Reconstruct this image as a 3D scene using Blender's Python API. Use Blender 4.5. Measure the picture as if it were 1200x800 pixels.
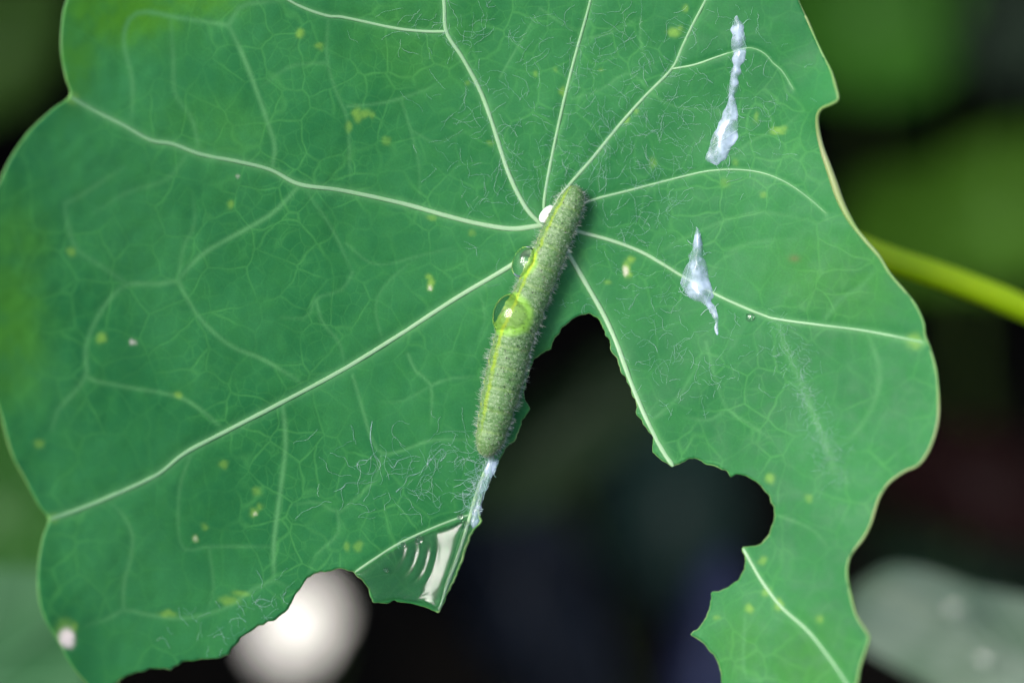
import bpy, math, random
import numpy as np
from mathutils import Vector, Matrix
from mathutils.geometry import delaunay_2d_cdt

random.seed(7)
rng = np.random.default_rng(7)
scene = bpy.context.scene
for o in list(bpy.data.objects):
    bpy.data.objects.remove(o)
col = scene.collection

# ------------------------------------------------------------------ units: 1 unit = 1 cm
scene.unit_settings.system = 'METRIC'
scene.unit_settings.scale_length = 0.01

# ------------------------------------------------------------------ camera, sky, sun, exposure
PITCH = math.radians(50)            # the camera looks down on the tilted leaf by this much
DIST = 30.0                         # cm from the lens to the leaf centre
S = 1200 / 9.1                      # photograph pixels per cm on the leaf
ORIGIN = np.array([0.0, 0.0, 34.0])  # leaf centre, 34 cm above the soil
U = np.array([1.0, 0.0, 0.0])
V = np.array([0.0, math.sin(PITCH), math.cos(PITCH)])
N = np.array([0.0, -math.cos(PITCH), math.sin(PITCH)])
R3 = np.stack([U, V, N], axis=1)    # frame (u, v, n) -> world

cam_data = bpy.data.cameras.new('camera')
cam = bpy.data.objects.new('camera', cam_data)
col.objects.link(cam)
cam.location = Vector(ORIGIN + N * DIST)
cam.rotation_euler = (math.pi / 2 - PITCH, 0, 0)
cam_data.sensor_width = 36
cam_data.lens = 36 * DIST / 9.1
cam_data.clip_start = 0.5
cam_data.clip_end = 20000
cam_data.dof.use_dof = True
cam_data.dof.focus_distance = DIST - 0.17
APERTURE = 1.65                     # diameter of the iris, cm
cam_data.dof.aperture_fstop = cam_data.lens * 1e-3 / APERTURE
scene.camera = cam

SUN_F = np.array([-0.58, 0.36, 0.74])      # direction to the light, in the leaf frame
SUN_F /= np.linalg.norm(SUN_F)
SUN_W = R3 @ SUN_F
elev = math.asin(SUN_W[2])
azim = math.atan2(SUN_W[0], SUN_W[1])
world = bpy.data.worlds.new('World')
scene.world = world
world.use_nodes = True
wn = world.node_tree
bg = wn.nodes['Background']
sky = wn.nodes.new('ShaderNodeTexSky')
sky.sky_type = 'NISHITA'
sky.sun_disc = False
sky.sun_elevation = elev
sky.sun_rotation = azim
sky.dust_density = 4.0
sky.air_density = 1.0
wn.links.new(sky.outputs[0], bg.inputs[0])
bg.inputs[1].default_value = 0.10

sd = bpy.data.lights.new('sun', 'SUN')
sd.energy = 1.5
sd.angle = math.radians(25)
sd.color = (1.0, 0.98, 0.95)
sun = bpy.data.objects.new('sun', sd)
col.objects.link(sun)
sun.rotation_euler = Vector(SUN_W).to_track_quat('Z', 'Y').to_euler()
sun.location = Vector(ORIGIN + SUN_W * 100)

scene.view_settings.view_transform = 'Standard'
scene.view_settings.look = 'None'
scene.view_settings.exposure = 1.35
scene.view_settings.gamma = 1.0
scene.view_settings.use_curve_mapping = False
scene.render.engine = 'CYCLES'
scene.cycles.use_denoising = True
scene.cycles.max_bounces = 9
scene.cycles.transparent_max_bounces = 12
scene.cycles.diffuse_bounces = 3
scene.cycles.glossy_bounces = 3
scene.cycles.sample_clamp_indirect = 8.0

# ------------------------------------------------------------------ helpers: frames and meshes
def P(px, py, w):
    """a photograph position at height w above the leaf plane -> leaf frame (cm)"""
    px = np.asarray(px, float); py = np.asarray(py, float); w = np.asarray(w, float)
    f = (DIST - w) / DIST
    return np.stack([(px - 600) / S * f, (400 - py) / S * f, w + 0 * px], axis=-1)

def world_of(a):
    return np.asarray(a, float) @ R3.T + ORIGIN

def frame_of(a):
    return (np.asarray(a, float) - ORIGIN) @ R3

def mesh(name, verts, faces, mat=None, parent=None, origin=None, attrs=None, smooth=True, frame=True):
    """link one mesh object; verts in the leaf frame (or world) are stored about its origin"""
    verts = np.asarray(verts, float)
    if frame:
        verts = world_of(verts)
        if origin is not None:
            origin = world_of(origin)
    if origin is None:
        origin = np.array(parent['_o']) if parent is not None else verts.mean(axis=0)
    me = bpy.data.meshes.new(name)
    vv = verts - np.asarray(origin)
    if isinstance(faces, np.ndarray):
        k = faces.shape[1]
        me.vertices.add(len(vv))
        me.vertices.foreach_set('co', vv.astype(np.float32).ravel())
        me.loops.add(faces.size)
        me.loops.foreach_set('vertex_index', faces.astype(np.int32).ravel())
        me.polygons.add(len(faces))
        me.polygons.foreach_set('loop_start', np.arange(0, faces.size, k, dtype=np.int32))
        me.update(calc_edges=True)
        me.validate()
    else:
        me.from_pydata(vv.tolist(), [], faces)
    for k, a in (attrs or {}).items():
        at = me.attributes.new(k, 'FLOAT', 'POINT')
        at.data.foreach_set('value', np.asarray(a, np.float32))
    if smooth:
        me.polygons.foreach_set('use_smooth', np.ones(len(me.polygons), bool))
    me.update()
    ob = bpy.data.objects.new(name, me)
    col.objects.link(ob)
    if parent is not None:
        ob.parent = parent
        ob.location = Vector(np.asarray(origin) - np.array(parent['_o']))
    else:
        ob.location = Vector(origin)
    ob['_o'] = list(map(float, origin))
    if mat:
        me.materials.append(mat)
    return ob

def thing(name, label, cat, origin, group=None):
    o = bpy.data.objects.new(name, None)
    o.empty_display_size = 0.2
    col.objects.link(o)
    ow = world_of(origin)
    o.location = Vector(ow)
    o['_o'] = list(map(float, ow))
    return tag(o, label, cat, group)

def tag(o, label=None, cat=None, group=None, kind=None):
    for k, v in (('label', label), ('category', cat), ('group', group), ('kind', kind)):
        if v:
            o[k] = v
    return o

def smoothline(pts, step=3.0):
    """Catmull-Rom through the points, resampled at an even step"""
    p = np.asarray(pts, float)
    q = np.vstack([2 * p[0] - p[1], p, 2 * p[-1] - p[-2]])
    out = []
    for i in range(1, len(q) - 2):
        t = np.linspace(0, 1, 12, endpoint=False)[:, None]
        a, b, c, d = q[i - 1], q[i], q[i + 1], q[i + 2]
        out.append(0.5 * (2 * b + (c - a) * t + (2 * a - 5 * b + 4 * c - d) * t ** 2 + (3 * b - a - 3 * c + d) * t ** 3))
    out.append(p[-1:])
    o = np.vstack(out)
    return resample(o, step)

def resample(o, step):
    seg = np.linalg.norm(np.diff(o, axis=0), axis=1)
    L = np.concatenate([[0], np.cumsum(seg)])
    n = max(2, int(round(L[-1] / step)) + 1)
    s = np.linspace(0, L[-1], n)
    return np.stack([np.interp(s, L, o[:, k]) for k in range(o.shape[1])], axis=1)

def tube(path, radii, sides=8, flat=1.0, up=(0, 0, 1), closed=False, caps=True):
    """a tapered tube along a 3-D path; flat < 1 squashes it along 'up'"""
    path = np.asarray(path, float)
    n = len(path)
    r = np.broadcast_to(np.asarray(radii, float), (n,))
    if closed:
        tan = np.roll(path, -1, 0) - np.roll(path, 1, 0)
    else:
        tan = np.gradient(path, axis=0)
    tan /= np.linalg.norm(tan, axis=1)[:, None] + 1e-12
    upv = np.broadcast_to(np.asarray(up, float), (n, 3))
    side = np.cross(tan, upv)
    ln = np.linalg.norm(side, axis=1)[:, None]
    side = np.where(ln > 1e-6, side / (ln + 1e-12), np.array([1.0, 0, 0]))
    nrm = np.cross(side, tan)
    a = np.linspace(0, 2 * math.pi, sides, endpoint=False)
    v = (path[:, None, :] + r[:, None, None] * (np.cos(a)[None, :, None] * side[:, None, :] +
         flat * np.sin(a)[None, :, None] * nrm[:, None, :])).reshape(-1, 3)
    f = []
    m = n if closed else n - 1
    i = np.arange(m)[:, None]; j = np.arange(sides)[None, :]
    i2 = (i + 1) % n; j2 = (j + 1) % sides
    f = np.stack([i * sides + j, i * sides + j2, i2 * sides + j2, i2 * sides + j], axis=-1).reshape(-1, 4)
    return v, f

def merge(parts):
    vs, fs, k = [], [], 0
    for v, f in parts:
        vs.append(v); fs.append(f + k); k += len(v)
    return np.vstack(vs), np.vstack(fs)

def vnoise(x, y, scale, seed=0):
    """smooth value noise in 2-D, -1..1"""
    g = np.random.default_rng(1000 + seed).uniform(-1, 1, (64, 64))
    x = np.asarray(x) / scale + 1000; y = np.asarray(y) / scale + 1000
    xi = np.floor(x).astype(int); yi = np.floor(y).astype(int)
    fx = x - xi; fy = y - yi
    fx = fx * fx * (3 - 2 * fx); fy = fy * fy * (3 - 2 * fy)
    a = g[xi % 64, yi % 64]; b = g[(xi + 1) % 64, yi % 64]
    c = g[xi % 64, (yi + 1) % 64]; d = g[(xi + 1) % 64, (yi + 1) % 64]
    return (a * (1 - fx) + b * fx) * (1 - fy) + (c * (1 - fx) + d * fx) * fy

def seg_dist(px, py, line):
    """least distance of points to a polyline"""
    best = np.full(px.shape, 1e9)
    for (x0, y0), (x1, y1) in zip(line[:-1], line[1:]):
        dx, dy = x1 - x0, y1 - y0
        t = np.clip(((px - x0) * dx + (py - y0) * dy) / (dx * dx + dy * dy + 1e-9), 0, 1)
        best = np.minimum(best, (px - x0 - t * dx) ** 2 + (py - y0 - t * dy) ** 2)
    return np.sqrt(best)

def inside(px, py, poly):
    c = np.zeros(px.shape, bool)
    x0, y0 = poly[:, 0], poly[:, 1]
    x1, y1 = np.roll(x0, -1), np.roll(y0, -1)
    for a, b, cc, d in zip(x0, y0, x1, y1):
        if b == d:
            continue
        k = ((b > py) != (d > py)) & (px < (cc - a) * (py - b) / (d - b) + a)
        c ^= k
    return c

def fill_grid(poly, g):
    """triangles filling a polygon: even grid inside, the polygon as its rim"""
    lo = poly.min(0); hi = poly.max(0)
    gx, gy = np.meshgrid(np.arange(lo[0], hi[0], g), np.arange(lo[1], hi[1], g * 0.866))
    gx = gx + (np.arange(gx.shape[0]) % 2)[:, None] * g * 0.5
    gx = gx.ravel(); gy = gy.ravel()
    k = inside(gx, gy, poly)
    gx, gy = gx[k], gy[k]
    d = seg_dist(gx, gy, np.vstack([poly, poly[:1]]))
    k = d > g * 0.55
    pts = np.vstack([poly, np.stack([gx[k], gy[k]], 1)])
    n = len(poly)
    res = delaunay_2d_cdt([Vector(p) for p in pts.tolist()], [(i, (i + 1) % n) for i in range(n)],
                          [], 1, 1e-4)
    v = np.array([tuple(p) for p in res[0]])
    f = np.array([t for t in res[2] if len(t) == 3], dtype=np.int64)
    # image y runs down: make the faces look up at the lens
    a, b, c = v[f[:, 0]], v[f[:, 1]], v[f[:, 2]]
    cr = (b[:, 0] - a[:, 0]) * (c[:, 1] - a[:, 1]) - (b[:, 1] - a[:, 1]) * (c[:, 0] - a[:, 0])
    f[cr > 0] = f[cr > 0][:, ::-1]
    return v, f

# ------------------------------------------------------------------ helpers: materials
class NT:
    def __init__(self, name):
        self.m = bpy.data.materials.new(name)
        self.m.use_nodes = True
        self.t = self.m.node_tree
        self.b = self.t.nodes['Principled BSDF']
        self.out = self.t.nodes['Material Output']
    def n(self, kind, **kw):
        nd = self.t.nodes.new('ShaderNode' + kind)
        for k, v in kw.items():
            setattr(nd, k, v)
        return nd
    def l(self, a, b):
        self.t.links.new(a, b)
    def attr(self, name):
        return self.n('Attribute', attribute_name=name).outputs['Fac']
    def noise(self, scale, detail=3, rough=0.55, vec=None):
        nd = self.n('TexNoise')
        nd.inputs['Scale'].default_value = scale
        nd.inputs['Detail'].default_value = detail
        nd.inputs['Roughness'].default_value = rough
        self.l(vec or self.coord(), nd.inputs['Vector'])
        return nd
    def coord(self):
        if not hasattr(self, '_c'):
            self._c = self.n('TexCoord').outputs['Object']
        return self._c
    def math(self, op, a, b=None, clamp=False):
        nd = self.n('Math', operation=op, use_clamp=clamp)
        for i, x in enumerate((a, b)):
            if x is None:
                continue
            if isinstance(x, (int, float)):
                nd.inputs[i].default_value = x
            else:
                self.l(x, nd.inputs[i])
        return nd.outputs[0]
    def ramp(self, fac, lo, hi, a=0.0, b=1.0):
        nd = self.n('MapRange', interpolation_type='SMOOTHSTEP')
        self.l(fac, nd.inputs[0])
        for i, x in zip((1, 2, 3, 4), (lo, hi, a, b)):
            nd.inputs[i].default_value = x
        return nd.outputs[0]
    def mix(self, fac, a, b, mode='MIX'):
        nd = self.n('Mix', data_type='RGBA', blend_type=mode)
        if isinstance(fac, (int, float)):
            nd.inputs[0].default_value = fac
        else:
            self.l(fac, nd.inputs[0])
        for sock, x in ((nd.inputs[6], a), (nd.inputs[7], b)):
            if isinstance(x, tuple):
                sock.default_value = (*x, 1)
            else:
                self.l(x, sock)
        return nd.outputs[2]
    def set(self, **kw):
        for k, v in kw.items():
            s = self.b.inputs[k.replace('_', ' ')]
            if isinstance(v, tuple):
                s.default_value = (*v, 1) if len(v) == 3 and s.type == 'RGBA' else v
            elif isinstance(v, (int, float)):
                s.default_value = v
            else:
                self.l(v, s)
        return self
    def bump(self, h, strength, dist):
        nd = self.n('Bump')
        nd.inputs['Strength'].default_value = strength
        nd.inputs['Distance'].default_value = dist
        self.l(h, nd.inputs['Height'])
        self.l(nd.outputs[0], self.b.inputs['Normal'])
        return nd.outputs[0]
    def translucent(self, color, fac, normal=None):
        tr = self.n('BsdfTranslucent')
        if isinstance(color, tuple):
            tr.inputs[0].default_value = (*color, 1)
        else:
            self.l(color, tr.inputs[0])
        mx = self.n('MixShader')
        mx.inputs[0].default_value = fac
        self.l(self.b.outputs[0], mx.inputs[1])
        self.l(tr.outputs[0], mx.inputs[2])
        self.l(mx.outputs[0], self.out.inputs[0])

def mat_blade():
    t = NT('leaf_blade')
    n1 = t.noise(0.7, 2).outputs[0]
    n2 = t.noise(5.0, 3, 0.6).outputs[0]
    n3 = t.noise(60, 2, 0.6).outputs[0]
    c = t.mix(t.ramp(n1, 0.35, 0.65), (0.015, 0.136, 0.038), (0.030, 0.180, 0.054))
    c = t.mix(t.ramp(n2, 0.35, 0.75, 0, 0.45), c, (0.028, 0.185, 0.040))
    # fine vein net
    warp = t.noise(4.0, 1)
    wv = t.n('VectorMath', operation='SCALE'); t.l(warp.outputs['Color'], wv.inputs[0]); wv.inputs[3].default_value = 0.10
    ad = t.n('VectorMath', operation='ADD'); t.l(t.coord(), ad.inputs[0]); t.l(wv.outputs[0], ad.inputs[1])
    net = None
    for sc, hi, k in ((3.0, 0.048, 0.40), (7.5, 0.075, 0.19)):
        vo = t.n('TexVoronoi', feature='DISTANCE_TO_EDGE')
        vo.inputs['Scale'].default_value = sc
        t.l(ad.outputs[0], vo.inputs['Vector'])
        e = t.ramp(vo.outputs['Distance'], 0.0, hi, k, 0.0)
        net = e if net is None else t.math('MAXIMUM', net, e)
    patch = t.ramp(t.noise(1.1, 2).outputs[0], 0.40, 0.62, 0.30, 1.0)
    net = t.math('MULTIPLY', net, patch)
    c = t.mix(net, c, (0.070, 0.290, 0.070))
    c = t.mix(t.math('MULTIPLY', t.attr('fresh'), t.ramp(n2, 0.25, 0.6, 0.5, 0.85)), c, (0.060, 0.225, 0.008))
    c = t.mix(t.attr('soft_vein'), c, (0.105, 0.310, 0.110))
    c = t.mix(t.math('MULTIPLY', t.attr('yellow'), 0.68), c, (0.230, 0.420, 0.055))
    c = t.mix(t.attr('wound'), c, (0.86, 0.74, 0.68))
    c = t.mix(t.attr('brown'), c, (0.13, 0.12, 0.05))
    g = t.ramp(n3, 0.3, 0.7, 0.93, 1.06)
    gm = t.n('Mix', data_type='RGBA', blend_type='MULTIPLY'); gm.inputs[0].default_value = 1.0
    t.l(c, gm.inputs[6]); t.l(g, gm.inputs[7])
    c = gm.outputs[2]
    t.set(Base_Color=c, Roughness=t.ramp(n2, 0.3, 0.7, 0.50, 0.64), IOR=1.42, Specular_IOR_Level=0.22)
    h = t.math('ADD', t.math('MULTIPLY', n3, 0.35), t.math('MULTIPLY', net, -1.2))
    t.bump(h, 0.22, 0.010)
    t.translucent(t.mix(0.5, c, (0.12, 0.36, 0.02)), 0.22)
    return t.m

def mat_simple(name, c0, c1, rough=0.5, scale=6.0, spec=0.4, bump=0.2, bdist=0.01, trans=0.0, **kw):
    t = NT(name)
    n = t.noise(scale, 4, 0.6).outputs[0]
    c = t.mix(t.ramp(n, 0.35, 0.68), c0, c1)
    t.set(Base_Color=c, Roughness=rough, Specular_IOR_Level=spec, **kw)
    t.bump(t.noise(scale * 6, 3).outputs[0], bump, bdist)
    if trans:
        t.translucent(c, trans)
    return t.m

def mat_vein():
    t = NT('vein')
    n = t.noise(14, 3).outputs[0]
    pale = t.attr('pale')
    c = t.mix(pale, (0.085, 0.260, 0.095), (0.250, 0.390, 0.220))
    c = t.mix(t.ramp(n, 0.4, 0.75, 0, 0.35), c, (0.16, 0.36, 0.13))
    t.set(Base_Color=c, Roughness=0.42, Specular_IOR_Level=0.5)
    t.bump(t.noise(70, 2).outputs[0], 0.3, 0.006)
    return t.m

def mat_water(name, rough):
    t = NT(name)
    t.set(Base_Color=(1.0, 1.0, 1.0), Roughness=rough, IOR=1.333, Transmission_Weight=1.0)
    return t.m

M = {}
M['blade'] = mat_blade()
M['vein'] = mat_vein()
M['water'] = mat_water('water', 0.07)
M['film'] = mat_water('water_film', 0.15)
M['white_glare'] = mat_simple('white_glare', (0.62, 0.66, 0.66), (0.78, 0.78, 0.80), 0.15, 30, spec=0.6)  # opaque white stands in for the glare on a water drop
def mat_margin():
    t = NT('leaf_margin')
    n = t.noise(1.6, 3).outputs[0]
    c = t.mix(t.ramp(n, 0.35, 0.7), (0.065, 0.220, 0.045), (0.120, 0.250, 0.060))
    c = t.mix(t.attr('tan'), c, t.mix(t.ramp(n, 0.3, 0.7), (0.20, 0.27, 0.07), (0.27, 0.25, 0.14)))
    t.set(Base_Color=c, Roughness=0.45, Specular_IOR_Level=0.4)
    t.bump(t.noise(20, 3).outputs[0], 0.2, 0.01)
    return t.m
M['margin'] = mat_margin()
M['cut_edge'] = mat_simple('cut_edge', (0.055, 0.20, 0.03), (0.17, 0.28, 0.09), 0.5, 6)
M['petiole'] = mat_simple('petiole', (0.52, 0.74, 0.003), (0.58, 0.78, 0.006), 0.45, 2.0, trans=0.35)

# ------------------------------------------------------------------ the chewed nasturtium leaf: traced lines (photograph pixels)
NATURAL_A = [(847, 806), (860, 832), (905, 850), (960, 846), (994, 826), (1004, 800), (1008, 780), (1018, 749), (1016, 741), (1004, 722), (998, 702),
             (993, 679), (993, 662), (998, 648), (1011, 631), (1020, 614), (1025, 598), (1031, 581), (1042, 565), (1060, 552),
             (1075, 545), (1087, 530), (1097, 503), (1100, 476), (1097, 436), (1090, 409), (1084, 393), (1082, 378), (1073, 358),
             (1060, 341), (1043, 321), (1030, 300), (1016, 284), (1003, 268), (992, 250), (984, 233), (978, 216), (971, 196),
             (964, 176), (959, 155), (958, 137), (963, 127), (974, 122), (982, 116), (979, 101), (974, 84), (965, 66),
             (957, 49), (947, 26), (935, 0), (922, -35), (895, -90), (840, -150), (750, -210), (640, -240), (520, -235),
             (400, -205), (300, -160), (200, -105), (130, -60), (92, -25), (78, 2), (73, 25), (72, 60), (77, 90), (82, 112),
             (60, 130), (35, 154), (15, 182), (2, 208), (-14, 250), (-22, 310), (-22, 380), (-14, 435), (0, 480), (13, 528),
             (30, 562), (45, 590), (57, 608), (50, 632), (45, 665), (46, 700), (55, 728), (71, 755), (85, 780), (103, 801),
             (116, 808), (127, 805)]
EATEN = [(127, 805), (135, 800), (148, 790), (175, 783), (192, 782), (199, 785), (206, 780), (216, 774), (232, 772), (250, 771), (267, 766), (270, 760),
         (283, 744), (304, 732), (324, 724), (337, 712), (342, 702), (351, 689), (361, 675), (371, 670), (383, 670), (395, 666),
         (405, 666), (415, 670), (425, 679), (432, 689), (434, 698), (437, 705), (449, 706), (463, 703), (479, 706), (496, 709), (514, 717),
         (522, 699), (530, 682), (540, 658), (547, 635), (554, 623), (564, 610), (560, 599), (564, 584), (571, 567), (579, 550),
         (587, 533), (591, 525), (602, 517), (607, 507), (611, 492), (620, 479), (615, 469), (612, 460), (616, 448), (621, 432),
         (625, 422), (632, 416), (640, 411), (645, 409), (648, 399), (657, 385), (670, 374), (680, 369), (690, 367), (700, 371),
         (707, 381), (709, 391), (716, 399), (716, 409), (724, 420), (729, 435), (738, 452), (747, 472), (746, 483), (754, 496),
         (765, 511), (765, 530), (787, 547), (795, 543), (809, 536), (819, 537), (829, 543), (842, 546), (851, 551), (857, 558),
         (863, 555), (876, 557), (890, 565), (901, 579), (908, 594), (908, 609), (901, 626), (893, 636), (883, 640), (870, 641),
         (874, 653), (873, 665), (866, 679), (852, 690), (833, 695), (834, 709), (827, 726), (817, 738), (810, 743), (825, 753),
         (837, 766), (844, 780), (847, 806)]

# (points, width at start, width at end, paleness at start, at end): stout veins built as their own pieces
VEINS = [
    ([(636, 264), (600, 268), (560, 262), (520, 252), (470, 238), (400, 223), (351, 216), (317, 199), (277, 189), (236, 181), (203, 169), (176, 164), (145, 147), (111, 130), (83, 114)], 7.5, 5.0, .95, 0.2),
    ([(634, 263), (616, 243), (596, 203), (576, 142), (562, 105), (542, 68), (523, 37), (520, 0), (512, -60), (490, -150), (480, -225)], 6.5, 5, .85, 0.4),
    ([(638, 256), (638, 233), (645, 192), (657, 135), (670, 81), (684, 30), (692, 0), (708, -70), (730, -200)], 4.6, 3.6, 0.6, 0.3),
    ([(644, 252), (662, 223), (694, 186), (724, 149), (754, 115), (787, 81), (800, 54), (812, 29), (827, 0), (850, -50), (880, -100)], 5.0, 3.4, 0.65, 0.35),
    ([(650, 256), (690, 236), (738, 223), (800, 207), (834, 200), (868, 199), (898, 204), (925, 216), (950, 234), (968, 250)], 4.8, 1.6, 0.75, 0.0),
    ([(652, 264), (684, 273), (717, 282), (751, 295), (781, 312), (797, 322), (837, 344), (867, 358), (894, 369), (911, 374), (962, 381), (1016, 388), (1082, 401)], 6.0, 3.4, .95, 0.05),
    ([(650, 270), (672, 307), (690, 338), (707, 368), (721, 398), (731, 425), (741, 452), (754, 483), (766, 508), (778, 530), (789, 546)], 6.5, 7.0, 0.9, 0.8),
    ([(871, 642), (882, 662), (896, 685), (917, 712), (947, 739), (974, 773), (992, 800), (1000, 815)], 5.2, 3.6, 0.8, 0.1),
    ([(634, 286), (599, 311), (535, 349), (467, 393), (400, 434), (331, 471), (263, 506), (216, 531), (182, 557), (128, 582), (91, 597), (58, 608)], 7.2, 5.6, .95, 0.35),
    ([(628, 330), (600, 440), (577, 533), (568, 553), (560, 574), (551, 604), (544, 628), (534, 658), (525, 682), (514, 714)], 6.5, 5.0, 1, 0.9),
    ([(550, 603), (528, 610), (496, 623), (463, 639), (438, 655), (416, 670)], 3.6, 3.4, 0.55, 0.8),
    ([(523, 37), (500, 37), (468, 34), (434, 27), (400, 20), (385, 19), (360, 11), (338, 0), (310, -20)], 4.4, 4.2, 0.75, 0.5),
    ([(787, 81), (814, 76), (840, 67), (861, 60), (880, 56), (896, 63), (906, 74), (917, 84), (930, 105)], 3.4, 1.2, 0.6, 0.0),
]
# (points, width, strength): sunken veins, only a paler line in the blade
SOFT = [
    ([(331, 472), (334, 503), (334, 530), (327, 587), (321, 635), (321, 679)], 5.5, .85),
    ([(318, 200), (322, 172), (314, 145), (300, 105), (284, 64), (268, 30)], 5.5, .85),
    ([(351, 217), (324, 246), (300, 262), (243, 294), (219, 316), (209, 329)], 5.5, .85),
    ([(209, 329), (182, 333), (150, 333), (128, 351), (111, 378), (100, 409), (101, 439), (84, 463), (68, 480), (61, 503)], 6, .55),
    ([(150, 333), (115, 309), (88, 289), (76, 240), (90, 232), (145, 196)], 6, .4),
    ([(101, 441), (111, 446), (152, 454), (203, 463), (230, 476), (262, 503)], 5, .62),
    ([(209, 329), (216, 344), (236, 375), (270, 405), (304, 419), (334, 436), (354, 449)], 5, .6),
    ([(321, 679), (294, 692), (270, 709), (236, 721), (203, 724), (169, 719), (145, 714), (128, 724), (101, 733)], 5, .5),
    ([(321, 679), (337, 687)], 4, .5),
    ([(145, 714), (145, 685), (154, 648), (155, 625), (145, 604), (128, 587)], 5, .5),
    ([(268, 30), (236, 25), (203, 20), (172, 14), (152, 22), (145, 51), (155, 95), (154, 142)], 6, .5),
    ([(268, 30), (284, 7), (321, 2), (338, 0)], 6, .5),
    ([(385, 19), (383, 68), (395, 111), (407, 140), (410, 203), (412, 219)], 4, .4),
    ([(383, 74), (341, 78), (307, 101)], 5, .35),
    ([(407, 125), (440, 122), (468, 116), (511, 101)], 4, .45),
    ([(470, 118), (481, 152), (491, 196), (491, 236)], 3, .35),
    ([(481, 152), (511, 168), (530, 160), (560, 150)], 3, .3),
    ([(586, 91), (603, 61), (619, 34), (633, 10)], 3, .5),
    ([(633, 10), (657, 27), (680, 37)], 3, .5),
    ([(684, 46), (714, 39), (751, 20)], 3, .5),
    ([(751, 20), (751, 54), (766, 81)], 3, .45),
    ([(670, 116), (704, 105), (738, 86), (771, 115), (800, 127), (840, 128)], 3, .4),
    ([(847, 192), (881, 165), (918, 149), (940, 130)], 4, .45),
    ([(413, 439), (424, 476), (434, 510), (447, 531), (474, 527), (505, 516), (555, 515)], 4, .55),
    ([(478, 415), (488, 436), (505, 452), (505, 496)], 3.5, .5),
    ([(505, 452), (525, 444), (555, 441)], 3.5, .45),
    ([(447, 531), (440, 560), (415, 585), (395, 600), (372, 588), (340, 592)], 4, .4),
    ([(395, 600), (396, 625), (370, 650), (362, 672)], 3.5, .4),
    ([(911, 376), (921, 408), (938, 446), (952, 483), (969, 523), (978, 560)], 9, .45),
    ([(827, 400), (837, 439), (852, 479), (878, 496), (901, 513)], 4, .4),
    ([(852, 479), (830, 492), (800, 488)], 4, .35),
    ([(913, 604), (950, 619), (971, 641)], 4, .4),
    ([(873, 720), (874, 793), (910, 790)], 4, .35),
    ([(888, 668), (900, 690), (884, 720), (873, 740)], 4, .3),
    ([(505, 452), (470, 470), (440, 470)], 3, .3),
    ([(413, 319), (400, 340), (370, 350), (360, 372), (330, 372)], 4, .38),
    ([(370, 350), (378, 378), (398, 402), (404, 430)], 4, .42),
    ([(405, 285), (440, 310), (490, 300), (530, 290)], 3, .33),
    ([(360, 225), (390, 270), (413, 319)], 4, .35),
    ([(209, 329), (215, 290), (228, 262), (225, 225)], 5, .3),
    ([(219, 181), (196, 210), (150, 225), (110, 250)], 6, .3),
    ([(234, 180), (225, 140), (205, 110), (203, 70), (200, 22)], 6, .35),
    ([(560, 335), (568, 372), (560, 400)], 3, .3),
    ([(765, 300), (800, 280), (860, 255), (905, 250), (960, 262)], 5, .3),
    ([(840, 128), (860, 150), (850, 190)], 3, .3),
    ([(962, 381), (985, 350), (1010, 335), (1030, 310)], 6, .3),
    ([(820, 335), (850, 300), (880, 285), (930, 280)], 5, .25),
    ([(760, 495), (790, 470), (810, 440), (827, 405)], 4, .3),
    ([(1016, 388), (1030, 430), (1025, 470), (1000, 510), (969, 523)], 7, .3),
    ([(225, 530), (210, 575), (213, 640), (245, 640), (290, 640), (321, 640)], 4, .38),
    ([(245, 640), (250, 690), (240, 722)], 4, .3),
    ([(450, 405), (440, 360), (455, 330), (490, 300)], 3, .3),
]
veins_s = [smoothline(v[0], 7.0) for v in VEINS]
soft_s = [smoothline(v[0], 12.0) for v in SOFT]

def H0(px, py):
    """height of the leaf surface (cm): a shallow uneven dish"""
    px = np.asarray(px, float); py = np.asarray(py, float)
    dx = (px - 640) / S; dy = (262 - py) / S
    r = np.sqrt(dx * dx + dy * dy) + 1e-6
    th = np.arctan2(dy, dx)
    def lobe(a, w):
        d = np.angle(np.exp(1j * (th - a)))
        return np.exp(-(d / w) ** 2)
    k = 0.012 + 0.040 * lobe(math.pi, 0.85) + 0.060 * lobe(0.05, 0.75) + 0.016 * lobe(math.pi / 2, 0.6) + 0.030 * lobe(-0.85, 0.45)
    h = k * r ** 2 * np.clip(r / 2.0, 0, 1)
    h = h + 0.05 * vnoise(px, py, 150, 1) * np.clip(r / 2, 0, 1) + 0.018 * vnoise(px, py, 60, 2) * np.clip(r / 1.5, 0.2, 1)
    # the margin rolls over a little at the upper right
    h = h + 0.22 * np.exp(-(((px - 985) / 40) ** 2 + ((py - 115) / 35) ** 2))
    return h

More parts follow.
